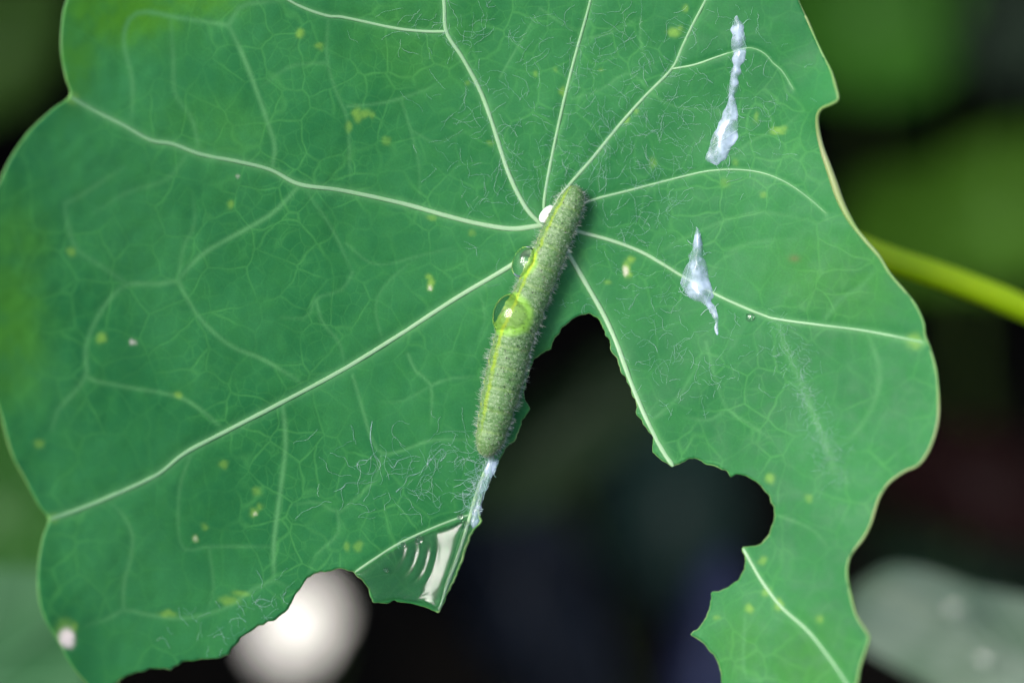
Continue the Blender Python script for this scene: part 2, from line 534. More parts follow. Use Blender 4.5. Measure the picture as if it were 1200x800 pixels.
def groove(px, py):
    px = np.asarray(px, float); py = np.asarray(py, float)
    g = np.zeros(px.shape); sv = np.zeros(px.shape)
    for (pts, w0, w1, a0, a1), ln in zip(VEINS, veins_s):
        d = seg_dist(px, py, ln)
        wm = 0.5 * (w0 + w1)
        g = np.maximum(g, 0.012 * np.exp(-(d / (wm * 1.8)) ** 2))
        sv = np.maximum(sv, (0.30 + 0.35 * a0) * np.exp(-(d / (wm * 0.85)) ** 2))
    for (pts, w, s), ln in zip(SOFT, soft_s):
        d = seg_dist(px, py, ln)
        s = s * np.clip(0.35 + np.hypot(px - ln[-1, 0], py - ln[-1, 1]) / 60, 0, 1) * (1 + 0.25 * vnoise(px, py, 16, 19))
        g = np.maximum(g, 0.003 * np.exp(-(d / (w * 1.5)) ** 2))
        sv = np.maximum(sv, 0.8 * s * np.exp(-(d / (w * 0.5)) ** 2))
    hub = np.hypot(px - 640, py - 262)
    sv = np.maximum(sv, 0.55 * np.exp(-(hub / 26) ** 2))
    return g, sv

def H(px, py):
    return H0(px, py) - groove(px, py)[0]

def on_leaf(px, py, lift=0.0):
    return P(px, py, H(px, py) + lift)

# rim
nat = smoothline(NATURAL_A, 3.0)
eat = resample(np.array(EATEN, float), 1.9)
tg = np.gradient(eat, axis=0); tg /= np.linalg.norm(tg, axis=1)[:, None] + 1e-9
ar = np.arange(len(eat))
wob = 1.0 * vnoise(ar, 0 * ar, 4.0, 11) + 0.6 * vnoise(ar, 0 * ar, 1.7, 12)
wob[:3] = 0; wob[-3:] = 0
eat = eat + np.stack([-tg[:, 1], tg[:, 0]], 1) * wob[:, None]
rim = np.vstack([nat[:-1], eat[:-1]])

leaf = thing('nasturtium_leaf', 'large chewed round green leaf with pale radiating veins carrying the caterpillar', 'leaf', P(640, 262, 0))
bv, bf = fill_grid(rim, 2.6)
px, py = bv[:, 0], bv[:, 1]
g_, sv_ = groove(px, py)
net_fine = 0.004 * vnoise(px, py, 14, 5)
wv_ = H0(px, py) - g_ + net_fine

fresh = np.zeros(len(px))
for (x, y, rx, ry, s) in [(140, 15, 85, 42, 1.0), (90, 60, 26, 60, .7), (8, 380, 48, 95, .75), (20, 285, 40, 50, .5), (230, 0, 60, 25, .8),
                          (950, 790, 60, 70, .35), (870, 760, 40, 50, .3), (1000, 330, 60, 60, .25), (960, 320, 70, 50, .25), (480, 50, 80, 60, .2),
                          (250, 150, 70, 40, .18), (640, 430, 40, 30, .2)]:
    fresh = np.maximum(fresh, s * np.exp(-(((px - x) / rx) ** 2 + ((py - y) / ry) ** 2) ** 1.5))
fresh *= 1 - 0.6 * np.clip(sv_ * 1.5, 0, 1)
yellow = np.zeros(len(px)); wound = np.zeros(len(px)); brown = np.zeros(len(px))
SPOTS = [(352, 39, 5, 5, .9), (375, 54, 5, 4, .7), (270, 239, 4.5, 4.5, .7), (83, 295, 6, 6, .7), (119, 397, 6, 6, .85), (209, 462, 5, 4, .85), (46, 520, 6, 6, .7),
         (262, 544, 5, 5, .6), (297, 600, 5, 5, .8), (305, 594, 4, 4, .6), (229, 631, 4, 4, .7), (505, 333, 4, 8, 1), (503, 325, 3, 4, .8), (734, 314, 4, 10, 1), (740, 305, 5, 5, .9), (737, 322, 4, 4, .8), (712, 331, 5, 3, .5),
         (418, 134, 5, 9, .8), (428, 133, 8, 5, .7), (436, 136, 4, 4, .6), (408, 148, 4, 6, .6), (790, 38, 8, 5, .8), (797, 34, 4, 4, .6), (803, 10, 4, 4, .6), (911, 154, 9, 4, .8), (918, 150, 5, 3, .6),
         (903, 560, 6, 6, .7), (948, 583, 5, 5, .45), (893, 656, 5, 5, .6), (898, 692, 5, 6, .7), (878, 713, 5, 6, .85), (912, 708, 5, 7, .9), (961, 725, 5, 5, .6), (840, 723, 4, 4, .5),
         (659, 107, 2.5, 6, .8), (628, 87, 3.5, 3.5, .6), (735, 140, 2.5, 5, .7), (745, 130, 2.5, 4, .6), (505, 254, 6, 3, .5), (552, 272, 4, 4, .4), (575, 168, 5, 3, .5), (548, 98, 4, 3, .5),
         (886, 138, 3, 6, .5), (895, 228, 5, 5, .5), (850, 215, 6, 6, .35), (420, 640, 5, 6, .5), (407, 639, 4, 5, .5), (268, 703, 12, 5, .7), (282, 695, 10, 4, .6), (197, 719, 10, 4, .7), (300, 575, 6, 5, .5), (86, 735, 5, 6, .8), (75, 738, 12, 14, .55),
         (240, 617, 4, 4, .5), (453, 165, 5, 5, .4), (705, 82, 3, 3, .5), (652, 82, 3, 3, .4), (765, 190, 4, 6, .4), (862, 190, 4, 4, .4), (1072, 400, 10, 9, .6), (60, 607, 9, 6, .5), (85, 116, 8, 7, .5)]
jx = 2.0 * vnoise(px, py, 6, 21); jy = 2.0 * vnoise(px, py, 6, 22)
for (x, y, rx, ry, s) in SPOTS:
    yellow = np.maximum(yellow, s * np.exp(-(((px + jx - x) / rx) ** 2 + ((py + jy - y) / ry) ** 2) ** 1.6))
for (x, y, rx, ry, s) in [(79, 747, 9, 11, 1), (155, 401, 4, 4, .5), (733, 317, 3, 6, .55), (505, 337, 2.5, 4, .5), (298, 601, 3, 3, .35), (229, 631, 3, 3, .3), (279, 207, 3, 3, .25)]:
    wound = np.maximum(wound, s * np.exp(-(((px + jx - x) / rx) ** 2 + ((py + jy - y) / ry) ** 2) ** 2))
for (x, y, rx, ry, s) in [(931, 303, 6, 4, .6)]:
    brown = np.maximum(brown, s * np.exp(-(((px - x) / rx) ** 2 + ((py - y) / ry) ** 2)))
blade = mesh('blade', P(px, py, wv_), bf, M['blade'], leaf,
             attrs=dict(soft_vein=sv_, fresh=fresh, yellow=yellow, wound=wound, brown=brown))
so = blade.modifiers.new('thickness', 'SOLIDIFY')
so.thickness = 0.016
so.offset = -1

for (pts, w0, w1, a0, a1), ln in zip(VEINS, [smoothline(q[0], 4.0) for q in VEINS]):
    n = len(ln)
    tt = np.linspace(0, 1, n)
    r = (w0 + (w1 - w0) * tt ** 0.7) * 0.39 / S
    r = r * (1 + 0.10 * vnoise(ln[:, 0], ln[:, 1], 18, 3))
    r[-1] *= 0.4; r[0] *= 0.6
    path = on_leaf(ln[:, 0], ln[:, 1], 0.003)
    v, f = tube(path, r, 8, 0.22)
    pale = np.repeat(a0 + (a1 - a0) * tt, 8)
    mesh('vein', v, f, M['vein'], leaf, attrs=dict(pale=pale))

# rim of the blade: a rounded margin where it grew, a thin cut edge where it was eaten
nn = len(nat)
rad = np.full(nn, 0.0075)
thick = np.exp(-((nat[:, 1] - 215) / 62) ** 2) * (nat[:, 0] > 900)
rad += 0.022 * thick + 0.004 * (nat[:, 0] > 900) * (nat[:, 1] > 20)
rad *= 1 + 0.15 * vnoise(nat[:, 0], nat[:, 1], 25, 8)
v, f = tube(on_leaf(nat[:, 0], nat[:, 1], -0.008), rad, 8, 0.9)
tan_ = np.repeat(np.clip((nat[:, 0] - 880) / 60, 0, 1) * (0.15 + 0.55 * vnoise(nat[:, 0], nat[:, 1], 60, 17) ** 2 + 0.6 * thick + 0.6 * np.exp(-((nat[:, 1] - 600) / 45) ** 2)), 8)
mesh('margin', v, f, M['margin'], leaf, attrs=dict(tan=np.clip(tan_, 0, 1)))
re_ = 0.0050 * (1 + 0.4 * vnoise(ar, 0 * ar, 5, 9))
strip = np.exp(-((eat[:, 1] - 640) / 70) ** 2) * (eat[:, 0] > 510) * (eat[:, 0] < 600)
re_ = re_ + 0.010 * strip
v, f = tube(on_leaf(eat[:, 0], eat[:, 1], -0.008), re_, 6, 1.0)
mesh('cut_edge', v, f, M['cut_edge'], leaf)

# leaf stalk: leaves the middle of the underside and runs out to the right and down to the soil
pet = np.vstack([P(*p) for p in [(640, 262, -0.05), (700, 236, -0.6), (820, 232, -1.2), (930, 257, -1.5), (1030, 299, -1.7),
                                 (1110, 326, -1.9), (1210, 366, -2.3), (1360, 440, -3.6)]])
end = frame_of(np.array([[9.5, 4.0, 18.0], [10.5, 5.0, 8.0], [10.8, 5.5, -0.3]]))
pet = smoothline(np.vstack([pet, end]), 0.25)
v, f = tube(pet, np.linspace(0.118, 0.14, len(pet)), 14)
mesh('petiole', v, f, M['petiole'], leaf)

# ------------------------------------------------------------------ caterpillar
AX = np.array([(675, 221, 5), (673, 227, 12), (669, 238, 16), (656, 266, 18.5), (642, 300, 20), (625, 340, 21.5), (614, 369, 22.5), (603, 394, 23.5),
               (593.5, 432, 23.5), (585, 468, 22), (578, 498, 19), (574, 515, 17), (572, 526, 12), (571.5, 531, 4)], float)
ax = smoothline(AX, 0.55)
n = len(ax); SID = 72
slen = np.concatenate([[0], np.cumsum(np.linalg.norm(np.diff(ax[:, :2], axis=0), axis=1))])
tt = slen / slen[-1]
r0 = ax[:, 2] * 0.96 / S
r0 = np.maximum(r0, 0.012)
base = H0(ax[:, 0], ax[:, 1])
ker = np.ones(61) / 61
base = np.convolve(np.pad(base, 30, mode='edge'), ker, 'valid')
axis = P(ax[:, 0], ax[:, 1], base + r0 * 0.80 + 0.01)
tan = np.gradient(axis, axis=0); tan /= np.linalg.norm(tan, axis=1)[:, None]
side = np.cross(tan, np.array([0, 0, 1.0])); side /= np.linalg.norm(side, axis=1)[:, None]
nrm = np.cross(side, tan)
# 'side' points to the picture's left as the body runs down the picture
if side[n // 2, 0] > 0:
    side = -side
ang = np.linspace(0, 2 * math.pi, SID, endpoint=False)
TT, AA = np.meshgrid(tt, ang, indexing='ij')
seg = 13.0
ph = TT * seg
fr = ph - np.floor(ph)
crease = np.exp(-((fr - 0.5) / 0.10) ** 2) * 0  # placeholder for shape reuse
segm = -0.040 * np.exp(-(np.minimum(fr, 1 - fr) / 0.10) ** 2) + 0.018 * np.sin(np.pi * fr)
ann = 0.009 * np.cos(2 * np.pi * ph * 5)
lump = 0.030 * vnoise(TT * 160, AA * 9, 1.6, 31) + 0.014 * vnoise(TT * 400, AA * 20, 1.5, 32)
fold = 0.03 * np.sin(2 * np.pi * ph) * np.exp(-((AA - (math.pi + 0.2)) / 0.6) ** 2)
fade = np.clip(np.minimum(TT, 1 - TT) / 0.05, 0.2, 1)
rr = r0[:, None] * (1 + (segm + ann + lump + fold) * fade)
cx = np.cos(AA) * rr; cz = np.sin(AA) * rr
cz = np.where(cz < 0, cz * 0.82, cz)
body = (axis[:, None, :] + cx[..., None] * side[:, None, :] + cz[..., None] * nrm[:, None, :])
bvv = np.vstack([body.reshape(-1, 3), axis[:1], axis[-1:]])
i = np.arange(n - 1)[:, None]; j = np.arange(SID)[None, :]; j2 = (j + 1) % SID
q = np.stack([i * SID + j, i * SID + j2, (i + 1) * SID + j2, (i + 1) * SID + j], -1).reshape(-1, 4)
caps = [(n * SID, (k + 1) % SID, k) for k in range(SID)] + [(n * SID + 1, (n - 1) * SID + k, (n - 1) * SID + (k + 1) % SID) for k in range(SID)]
DORS = math.radians(90 - 43)         # the back stripe lies rolled over to the left
a_att = np.concatenate([(AA - DORS).ravel(), [0, 0]])
a_att = np.angle(np.exp(1j * a_att))
t_att = np.concatenate([TT.ravel(), [0, 1]])
ringshade = np.concatenate([(np.exp(-(np.minimum(fr, 1 - fr) / 0.07) ** 2) + 0 * AA).ravel(), [0, 0]])

def mat_caterpillar():
    t = NT('caterpillar_skin')
    a = t.attr('around'); l = t.attr('along')
    cv = t.n('CombineXYZ')
    t.l(t.math('MULTIPLY', a, 1.0), cv.inputs[0]); t.l(t.math('MULTIPLY', l, 14.0), cv.inputs[1])
    n = t.noise(7, 4, 0.6).outputs[0]
    nf = t.noise(62, 3, 0.75).outputs[0]
    c = t.mix(t.ramp(n, 0.35, 0.7), (0.072, 0.170, 0.042), (0.112, 0.200, 0.075))
    c = t.mix(t.ramp(nf, 0.48, 0.66, 0, 0.75), c, (0.22, 0.31, 0.17))
    c = t.mix(t.ramp(nf, 0.34, 0.48, 0.75, 0.0), c, (0.045, 0.110, 0.020))
    c = t.mix(t.math('MULTIPLY', t.attr('crease'), 0.35), c, (0.16, 0.27, 0.05))
    # back stripe
    wig = t.math('MULTIPLY', t.math('SUBTRACT', t.noise(18, 3).outputs[0], 0.5), 0.25)
    d = t.math('ABSOLUTE', t.math('ADD', a, wig))
    stripe = t.math('MULTIPLY', t.ramp(d, 0.04, 0.20, 0.85, 0.0), t.ramp(t.noise(9, 2).outputs[0], 0.3, 0.55, 0.45, 1.0))
    stripe = t.math('MULTIPLY', stripe, t.ramp(l, 0.84, 0.96, 1.0, 0.1))
    c = t.mix(stripe, c, (0.19, 0.29, 0.012))
    # tiny dark dots
    vo = t.n('TexVoronoi'); vo.inputs['Scale'].default_value = 21; vo.inputs['Randomness'].default_value = 0.9
    t.l(t.coord(), vo.inputs['Vector'])
    dot = t.ramp(vo.outputs['Distance'], 0.10, 0.22, 0.85, 0.0)
    c = t.mix(dot, c, (0.02, 0.03, 0.015))
    c = t.mix(t.math('MULTIPLY', t.attr('wet'), 0.8), c, t.mix(stripe, (0.170, 0.370, 0.030), (0.34, 0.46, 0.010)))  # wet skin's lime, brightened in the colour for light seen through the drops
    c = t.mix(t.math('MULTIPLY', dot, 0.5), c, (0.02, 0.03, 0.015))
    c = t.mix(t.attr('spot'), c, (0.34, 0.42, 0.02))
    t.set(Base_Color=c, Roughness=0.48, Specular_IOR_Level=0.4)
    t.bump(nf, 0.3, 0.010)
    return t.m

M['cat'] = mat_caterpillar()
def body_w(y):
    return axis[int(np.argmin(abs(ax[:, 1] - y))), 2]
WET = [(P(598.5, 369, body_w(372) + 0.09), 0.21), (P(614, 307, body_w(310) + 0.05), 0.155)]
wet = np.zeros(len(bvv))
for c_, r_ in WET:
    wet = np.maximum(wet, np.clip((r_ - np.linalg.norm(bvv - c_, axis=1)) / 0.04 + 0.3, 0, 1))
spot = np.zeros(len(a_att))
for k in range(13):
    for dt, row in ((0.15, -1.02), (0.38, -0.80), (0.62, -1.05), (0.85, -0.62)):
        tc = (k + dt) / 13 + rng.uniform(-.004, .004)
        da = row + rng.uniform(-.12, .12)
        spot = np.maximum(spot, np.exp(-(((t_att - tc) * slen[-1] / 2.0) ** 2 + ((a_att - da) * 21 / 1.9) ** 2) ** 1.5) * rng.uniform(.5, 1))
cat = thing('caterpillar', 'hairy pale green caterpillar with a yellow back stripe lying on the leaf', 'caterpillar', P(614, 369, float(H0(614, 369))))
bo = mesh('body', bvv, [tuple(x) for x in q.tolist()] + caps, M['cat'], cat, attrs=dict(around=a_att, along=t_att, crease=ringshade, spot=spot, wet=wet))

# head capsule, tucked under at the lower end
hc = P(571.5, 524, float(H0(571, 524)) + 0.075)
uu = np.linspace(0, math.pi, 15); ww = np.linspace(0, 2 * math.pi, 24, endpoint=False)
hv = []
for a in uu:
    for b in ww:
        x, y, z = math.sin(a) * math.cos(b), math.cos(a), math.sin(a) * math.sin(b)
        x *= 1 + 0.06 * math.cos(4 * b); crown_cleft = 1 - 0.10 * math.exp(-(x / 0.18) ** 2) * max(0, z)
        hv.append(hc + np.array([x * 0.088, y * 0.082, z * 0.075 * crown_cleft]))
hv = np.array(hv)
hf = np.array([(i * 24 + j, i * 24 + (j + 1) % 24, (i + 1) * 24 + (j + 1) % 24, (i + 1) * 24 + j) for i in range(14) for j in range(24)])
mesh('head', hv, hf, mat_simple('caterpillar_head', (0.13, 0.24, 0.05), (0.22, 0.32, 0.10), 0.4, 20), cat)

# short hairs all over
def hairs(count, lo, hi, lean, sides=3, rbase=0.0019, sel=None, seed=3):
    rg = np.random.default_rng(seed)
    parts = []
    made = 0
    while made < count:
        ti = rg.integers(4, n - 4); aj = rg.integers(0, SID)
        a = AA[ti, aj]
        if math.sin(a) < -0.55:
            continue
        if sel and not sel(tt[ti], a):
            continue
        p = body[ti, aj]
        if any(np.linalg.norm(p - c) < r for c, r in WET):
            continue
        nd = math.cos(a) * side[ti] + math.sin(a) * nrm[ti]
        e = min(tt[ti], 1 - tt[ti])
        if e < 0.08:
            nd = nd + tan[ti] * (1 if tt[ti] > 0.5 else -1) * (0.08 - e) * 14
        d = nd + rg.normal(0, lean, 3)
        d /= np.linalg.norm(d)
        L = rg.uniform(lo, hi)
        bend = rg.normal(0, 0.25, 3) * L
        pts = np.array([p - d * 0.006, p + d * L * 0.5, p + d * L + bend * 0.5])
        parts.append(tube(pts, [rbase, rbase * 0.8, rbase * 0.25], sides, up=rg.normal(size=3)))
        made += 1
    return merge(parts)

M['hair'] = mat_simple('caterpillar_hair', (0.48, 0.54, 0.44), (0.68, 0.72, 0.66), 0.4, 30)
M['hair_dark'] = mat_simple('caterpillar_hair_dark', (0.10, 0.08, 0.07), (0.35, 0.30, 0.26), 0.5, 30)
v, f = hairs(2000, 0.010, 0.028, 0.7, rbase=0.0008)
tag(mesh('hair', v, f, M['hair'], cat), 'fine whitish hairs covering the body', kind='stuff')
v, f = hairs(620, 0.025, 0.060, 0.25, sel=lambda t, a: abs(math.sin(a)) < 0.35, seed=5, rbase=0.0011)
tag(mesh('hair', v, f, M['hair'], cat), 'longer pale hairs fringing both flanks', kind='stuff')
v, f = hairs(700, 0.012, 0.035, 0.4, seed=8, rbase=0.0012)
tag(mesh('hair', v, f, M['hair_dark'], cat), 'short dark hairs between the pale ones', kind='stuff')

# ------------------------------------------------------------------ water
def drop(name, label, px, py, w, rx, ry, rz, rot=0.0, group=None, tilt=(0, 0, 1), mat='water', flat=0.35):
    """a bead of water: a rounded dome that flattens towards its seat"""
    c = P(px, py, w)
    z = np.array(tilt, float); z /= np.linalg.norm(z)
    x = np.array([math.cos(rot), math.sin(rot), 0]); x -= z * x.dot(z); x /= np.linalg.norm(x)
    y = np.cross(z, x)
    uu = np.linspace(0, math.pi, 33); ww = np.linspace(0, 2 * math.pi, 48, endpoint=False)
    vs = []
    for a in uu:
        for b in ww:
            q = np.array([math.sin(a) * math.cos(b), math.sin(a) * math.sin(b), math.cos(a)])
            wob = 1 + 0.025 * math.sin(2 * b + px) + 0.02 * math.cos(3 * b)
            if q[2] > 0:                      # upper half: a flattened dome
                q[:2] = q[:2] / (1e-9 + np.hypot(q[0], q[1])) * math.sin(a) ** 0.85
                rad_ = min(1.0, np.hypot(q[0], q[1]))
                zz = rz * (1 - rad_ ** 2.6)
            else:
                zz = q[2] * rz * flat
            vs.append(c + x * q[0] * rx * wob + y * q[1] * ry * wob + z * zz)
    fs = np.array([(i * 48 + j, (i + 1) * 48 + j, (i + 1) * 48 + (j + 1) % 48, i * 48 + (j + 1) % 48) for i in range(32) for j in range(48)])
    o = mesh(name, np.array(vs), fs, M[mat], origin=c)
    return tag(o, label, 'water drop', group)

G = 'water drops beaded on the caterpillar'
drop('water_drop', 'big round water drop on the caterpillar, magnifying its yellow stripe', 598.5, 369, body_w(372) + 0.085, 22.5 / S, 25.5 / S, 0.088, math.radians(-12), G, (-0.36, 0.18, 0.92), flat=0.8)
drop('water_drop', 'smaller clear water drop bulging over the caterpillar flank nearer its narrow end', 614, 307, body_w(310) + 0.05, 15 / S, 18.5 / S, 0.070, math.radians(-25), G, (-0.40, 0.16, 0.90), flat=0.9)
drop('water_drop', 'tiny water drop with its glare painted white, where the veins meet beside the caterpillar', 641.5, 251, 0.06, 8 / S, 12 / S, 0.034, math.radians(-40), G, (-0.33, 0.21, 0.92), flat=0.9, mat='white_glare')
drop('water_drop', 'tiny white bead on the vein below the torn silk tent', 878.5, 371, float(H0(878, 371)) + 0.008, 5 / S, 5 / S, 0.020, tilt=(-0.33, 0.21, 0.92))

# film of water held in the torn lower corner of the leaf
pud = smoothline([(416, 673), (440, 657), (463, 643), (496, 627), (528, 614), (546, 609), (541, 628), (532, 656), (523, 682), (513.5, 712), (497, 707), (479, 704),
                  (463, 701), (449, 704), (439, 703), (436, 697), (431, 687), (424, 678), (416, 673)], 2.0)[:-1]
wv2, wf2 = fill_grid(pud, 1.4)
x, y = wv2[:, 0], wv2[:, 1]
d = seg_dist(x, y, np.vstack([pud, pud[:1]]))
m1 = np.clip(d / 8, 0, 1); m1 = np.sqrt(1 - (1 - m1) ** 2)
fit = np.linalg.lstsq(np.stack([x * 0 + 1, x, y], 1), H0(x, y), rcond=None)[0]
gx_, gy_ = 0.32 / S - fit[1], 0.24 / S - fit[2]      # surface slope that mirrors the bright sky
gm_ = math.hypot(gx_, gy_); ux, uy = gx_ / gm_, gy_ / gm_
s_ = (x - 484) * ux + (y - 662) * uy
l_ = -(x - 484) * uy + (y - 662) * ux
warp_ = 2.0 * vnoise(x, y, 30, 41)
lam = 15.0
rip = np.sin(2 * np.pi * (s_ + warp_ + 0.010 * (l_ + 8) ** 2) / lam) * gm_ * lam / (2 * np.pi) * 1.02
rmask = np.exp(-((s_ - 3) / 22) ** 4) * np.exp(-((l_ + 4) / 24) ** 4) * (0.86 + 0.30 * vnoise(x, y, 17, 47))
rip2 = np.sin(2 * np.pi * (s_ * 0.55 + (y - 690) * 0.8 + warp_) / 9.0) * gm_ * 9.0 / (2 * np.pi) * 0.95 * np.exp(-((y - 698) / 9) ** 2) * np.exp(-((x - 472) / 24) ** 2)
c_ = s_ - 21 + 0.002 * l_ ** 2 + 2.0 * vnoise(x, y, 26, 43)
ramp_ = gm_ * (np.sqrt(c_ ** 2 + 10) + c_) * 0.5
hw = 0.006 + m1 * (0.020 + rip * rmask + rip2 + 0.002 * vnoise(x, y, 12, 42)) + np.minimum(ramp_, 0.11) * np.clip(d / 2.2, 0, 1)
g0 = H(x, y)
hw = np.maximum(hw, 0.003)
hw[:len(pud)] = 0.001
top = P(x, y, g0 + hw); bot = P(x, y, g0 - 0.008)
nt = len(top); np_ = len(pud)
rimf = []
for k in range(np_):
    a, b = k, (k + 1) % np_
    rimf.append((a, b, nt + b)); rimf.append((a, nt + b, nt + a))
rimf = np.array(rimf)
area = 0.5 * np.sum(pud[:, 0] * np.roll(pud[:, 1], -1) - np.roll(pud[:, 0], -1) * pud[:, 1])
if area < 0:
    rimf = rimf[:, ::-1]
pool = mesh('water_film', np.vstack([top, bot]), np.vstack([wf2, wf2[:, ::-1] + nt, rimf]), M['film'], origin=top.mean(0))
tag(pool, 'clear rippled film of water on the torn pointed corner of the leaf', 'water film')
for k, (bx, by, br) in enumerate([(491, 632, 4.5), (472, 638, 3.2), (452, 668, 3.0), (539, 605, 3.6)]):
    drop('water_drop', ['round bubble of water on the small vein above the water film', 'second bubble along the small vein, left of the larger one',
                        'small bubble near the notch beside the water film', 'small bubble where the side vein leaves the torn edge'][k],
         bx, by, float(H0(bx, by)) + 0.012, br / S, br / S, 0.03, group='bubbles around the water film')

# ------------------------------------------------------------------ silk
def mat_silk(name, c, alpha):
    t = NT(name)
    t.set(Base_Color=c, Roughness=0.16, Specular_IOR_Level=0.7)
    nz = t.noise(6, 3, 0.55).outputs[0]
    t.l(t.ramp(nz, 0.35, 0.68, alpha * 0.2, alpha), t.b.inputs['Alpha'])
    t.bump(t.noise(7, 2, 0.5).outputs[0], 0.12, 0.02)
    return t.m
M['silk_sheet'] = mat_silk('silk_sheet', (0.44, 0.54, 0.68), 0.70)
M['silk'] = mat_simple('silk_thread', (0.20, 0.40, 0.32), (0.42, 0.55, 0.55), 0.4, 8)

M['silk_strand'] = mat_silk('silk_strand', (0.40, 0.55, 0.58), 0.36)
def threads(count, sampler, lmin, lmax, curl, rad, lift, seed):
    rg = np.random.default_rng(seed)
    lines = []
    for _ in range(count):
        x, y = sampler(rg)
        L = rg.uniform(lmin, lmax); st = 2.2
        k = max(5, int(L / st))
        a = rg.uniform(0, 2 * math.pi) + np.cumsum(rg.normal(0, curl * 1.3, k) + rg.normal(0, curl * 0.3))
        lines.append((x + np.cumsum(np.cos(a)) * st, y + np.cumsum(np.sin(a)) * st))
    allx = np.concatenate([l[0] for l in lines]); ally = np.concatenate([l[1] for l in lines])
    ok = inside(allx, ally, rim)
    hh = H(allx, ally)
    parts = []; c = 0
    for lx, ly in lines:
        k = len(lx)
        o = ok[c:c + k]; h = hh[c:c + k]; c += k
        if not o.all():
            stop = np.argmin(o)
            if stop < 5:
                continue
            lx, ly, h = lx[:stop], ly[:stop], h[:stop]
        up = lift * (0.3 + np.abs(vnoise(np.arange(len(lx)), 0 * lx + rg.uniform(0, 50), 4, 51)))
        parts.append(tube(P(lx, ly, h + 0.004 + up), rad * rg.uniform(0.7, 1.2), 3))
    return merge(parts)

def blobs(lst):
    w = np.array([b[4] for b in lst], float); w /= w.sum()
    def s(rg):
        b = lst[rg.choice(len(lst), p=w)]
        return rg.normal(b[0], b[2]), rg.normal(b[1], b[3])
    return s

def along(line, spread):
    ln = smoothline(line, 2)
    def s(rg):
        p = ln[rg.integers(0, len(ln))]
        return p[0] + rg.normal(0, spread), p[1] + rg.normal(0, spread)
    return s

web = [threads(520, blobs([(560, 130, 40, 60, 2), (600, 200, 30, 40, 1.5), (650, 80, 60, 50, 2), (740, 60, 60, 40, 2.4), (735, 170, 40, 30, 2.4), (800, 140, 50, 50, 1.5),
                           (660, 215, 22, 18, 1.2), (520, 20, 40, 30, 1)]), 8, 42, 0.22, 0.0007, 0.006, 61),
       threads(100, blobs([(455, 540, 50, 22, 2), (520, 560, 35, 30, 1.6), (560, 560, 12, 30, 1), (480, 590, 45, 22, 1), (540, 520, 20, 15, 1)]), 10, 55, 0.24, 0.0008, 0.006, 62),
       threads(260, blobs([(760, 240, 40, 30, 1), (740, 350, 40, 40, 1), (770, 400, 30, 50, 1), (830, 430, 30, 30, .7), (860, 110, 35, 50, 1)]), 8, 36, 0.24, 0.0007, 0.008, 63),
       threads(260, along([(911, 376), (921, 408), (938, 446), (952, 483), (969, 523), (978, 560)], 9), 6, 22, 0.25, 0.0006, 0.006, 64),
       threads(120, along([(576, 532), (566, 555), (556, 590)], 5), 10, 30, 0.2, 0.0013, 0.012, 65),
       threads(80, blobs([(280, 740, 40, 16, 1), (330, 712, 20, 12, 1)]), 10, 32, 0.2, 0.0009, 0.006, 66)]
v, f = merge(web)
tag(mesh('silk_threads', v, f, M['silk']), 'fine curly whitish silk threads spun over the leaf surface', 'silk', kind='stuff')
# thicker worm-like loops below the caterpillar
for k, (pts, lab) in enumerate([
        ([(436, 493), (434, 512), (438, 530), (446, 544), (440, 553), (428, 555), (419, 548), (421, 540), (430, 539)], 'looped whitish silk strand below the long lower vein'),
        ([(391, 576), (402, 571), (406, 566), (420, 565), (430, 562)], 'short pale silk strand left of the looped one'),
        ([(464, 576), (474, 567), (478, 558), (488, 555), (500, 548), (502, 540), (508, 537), (511, 545), (509, 550)], 'wavy pale silk strand curling towards the caterpillar'),
        ([(455, 542), (461, 548), (466, 540), (474, 537), (484, 534), (493, 536)], 'pale silk strand between the looped and wavy ones'),
        ([(500, 545), (510, 533), (518, 526), (522, 533), (516, 540)], 'small silk curl closest to the caterpillar end')]):
    ln = smoothline(pts, 1.5)
    hz = H(ln[:, 0], ln[:, 1])
    v, f = tube(P(ln[:, 0], ln[:, 1], hz + 0.003), 0.0034 * (1 + 0.4 * vnoise(ln[:, 0], ln[:, 1], 5, 71)), 6, 0.7)
    tag(mesh('silk_strand', v, f, M['silk_strand']), lab, 'silk', 'thick silk strands below the caterpillar')

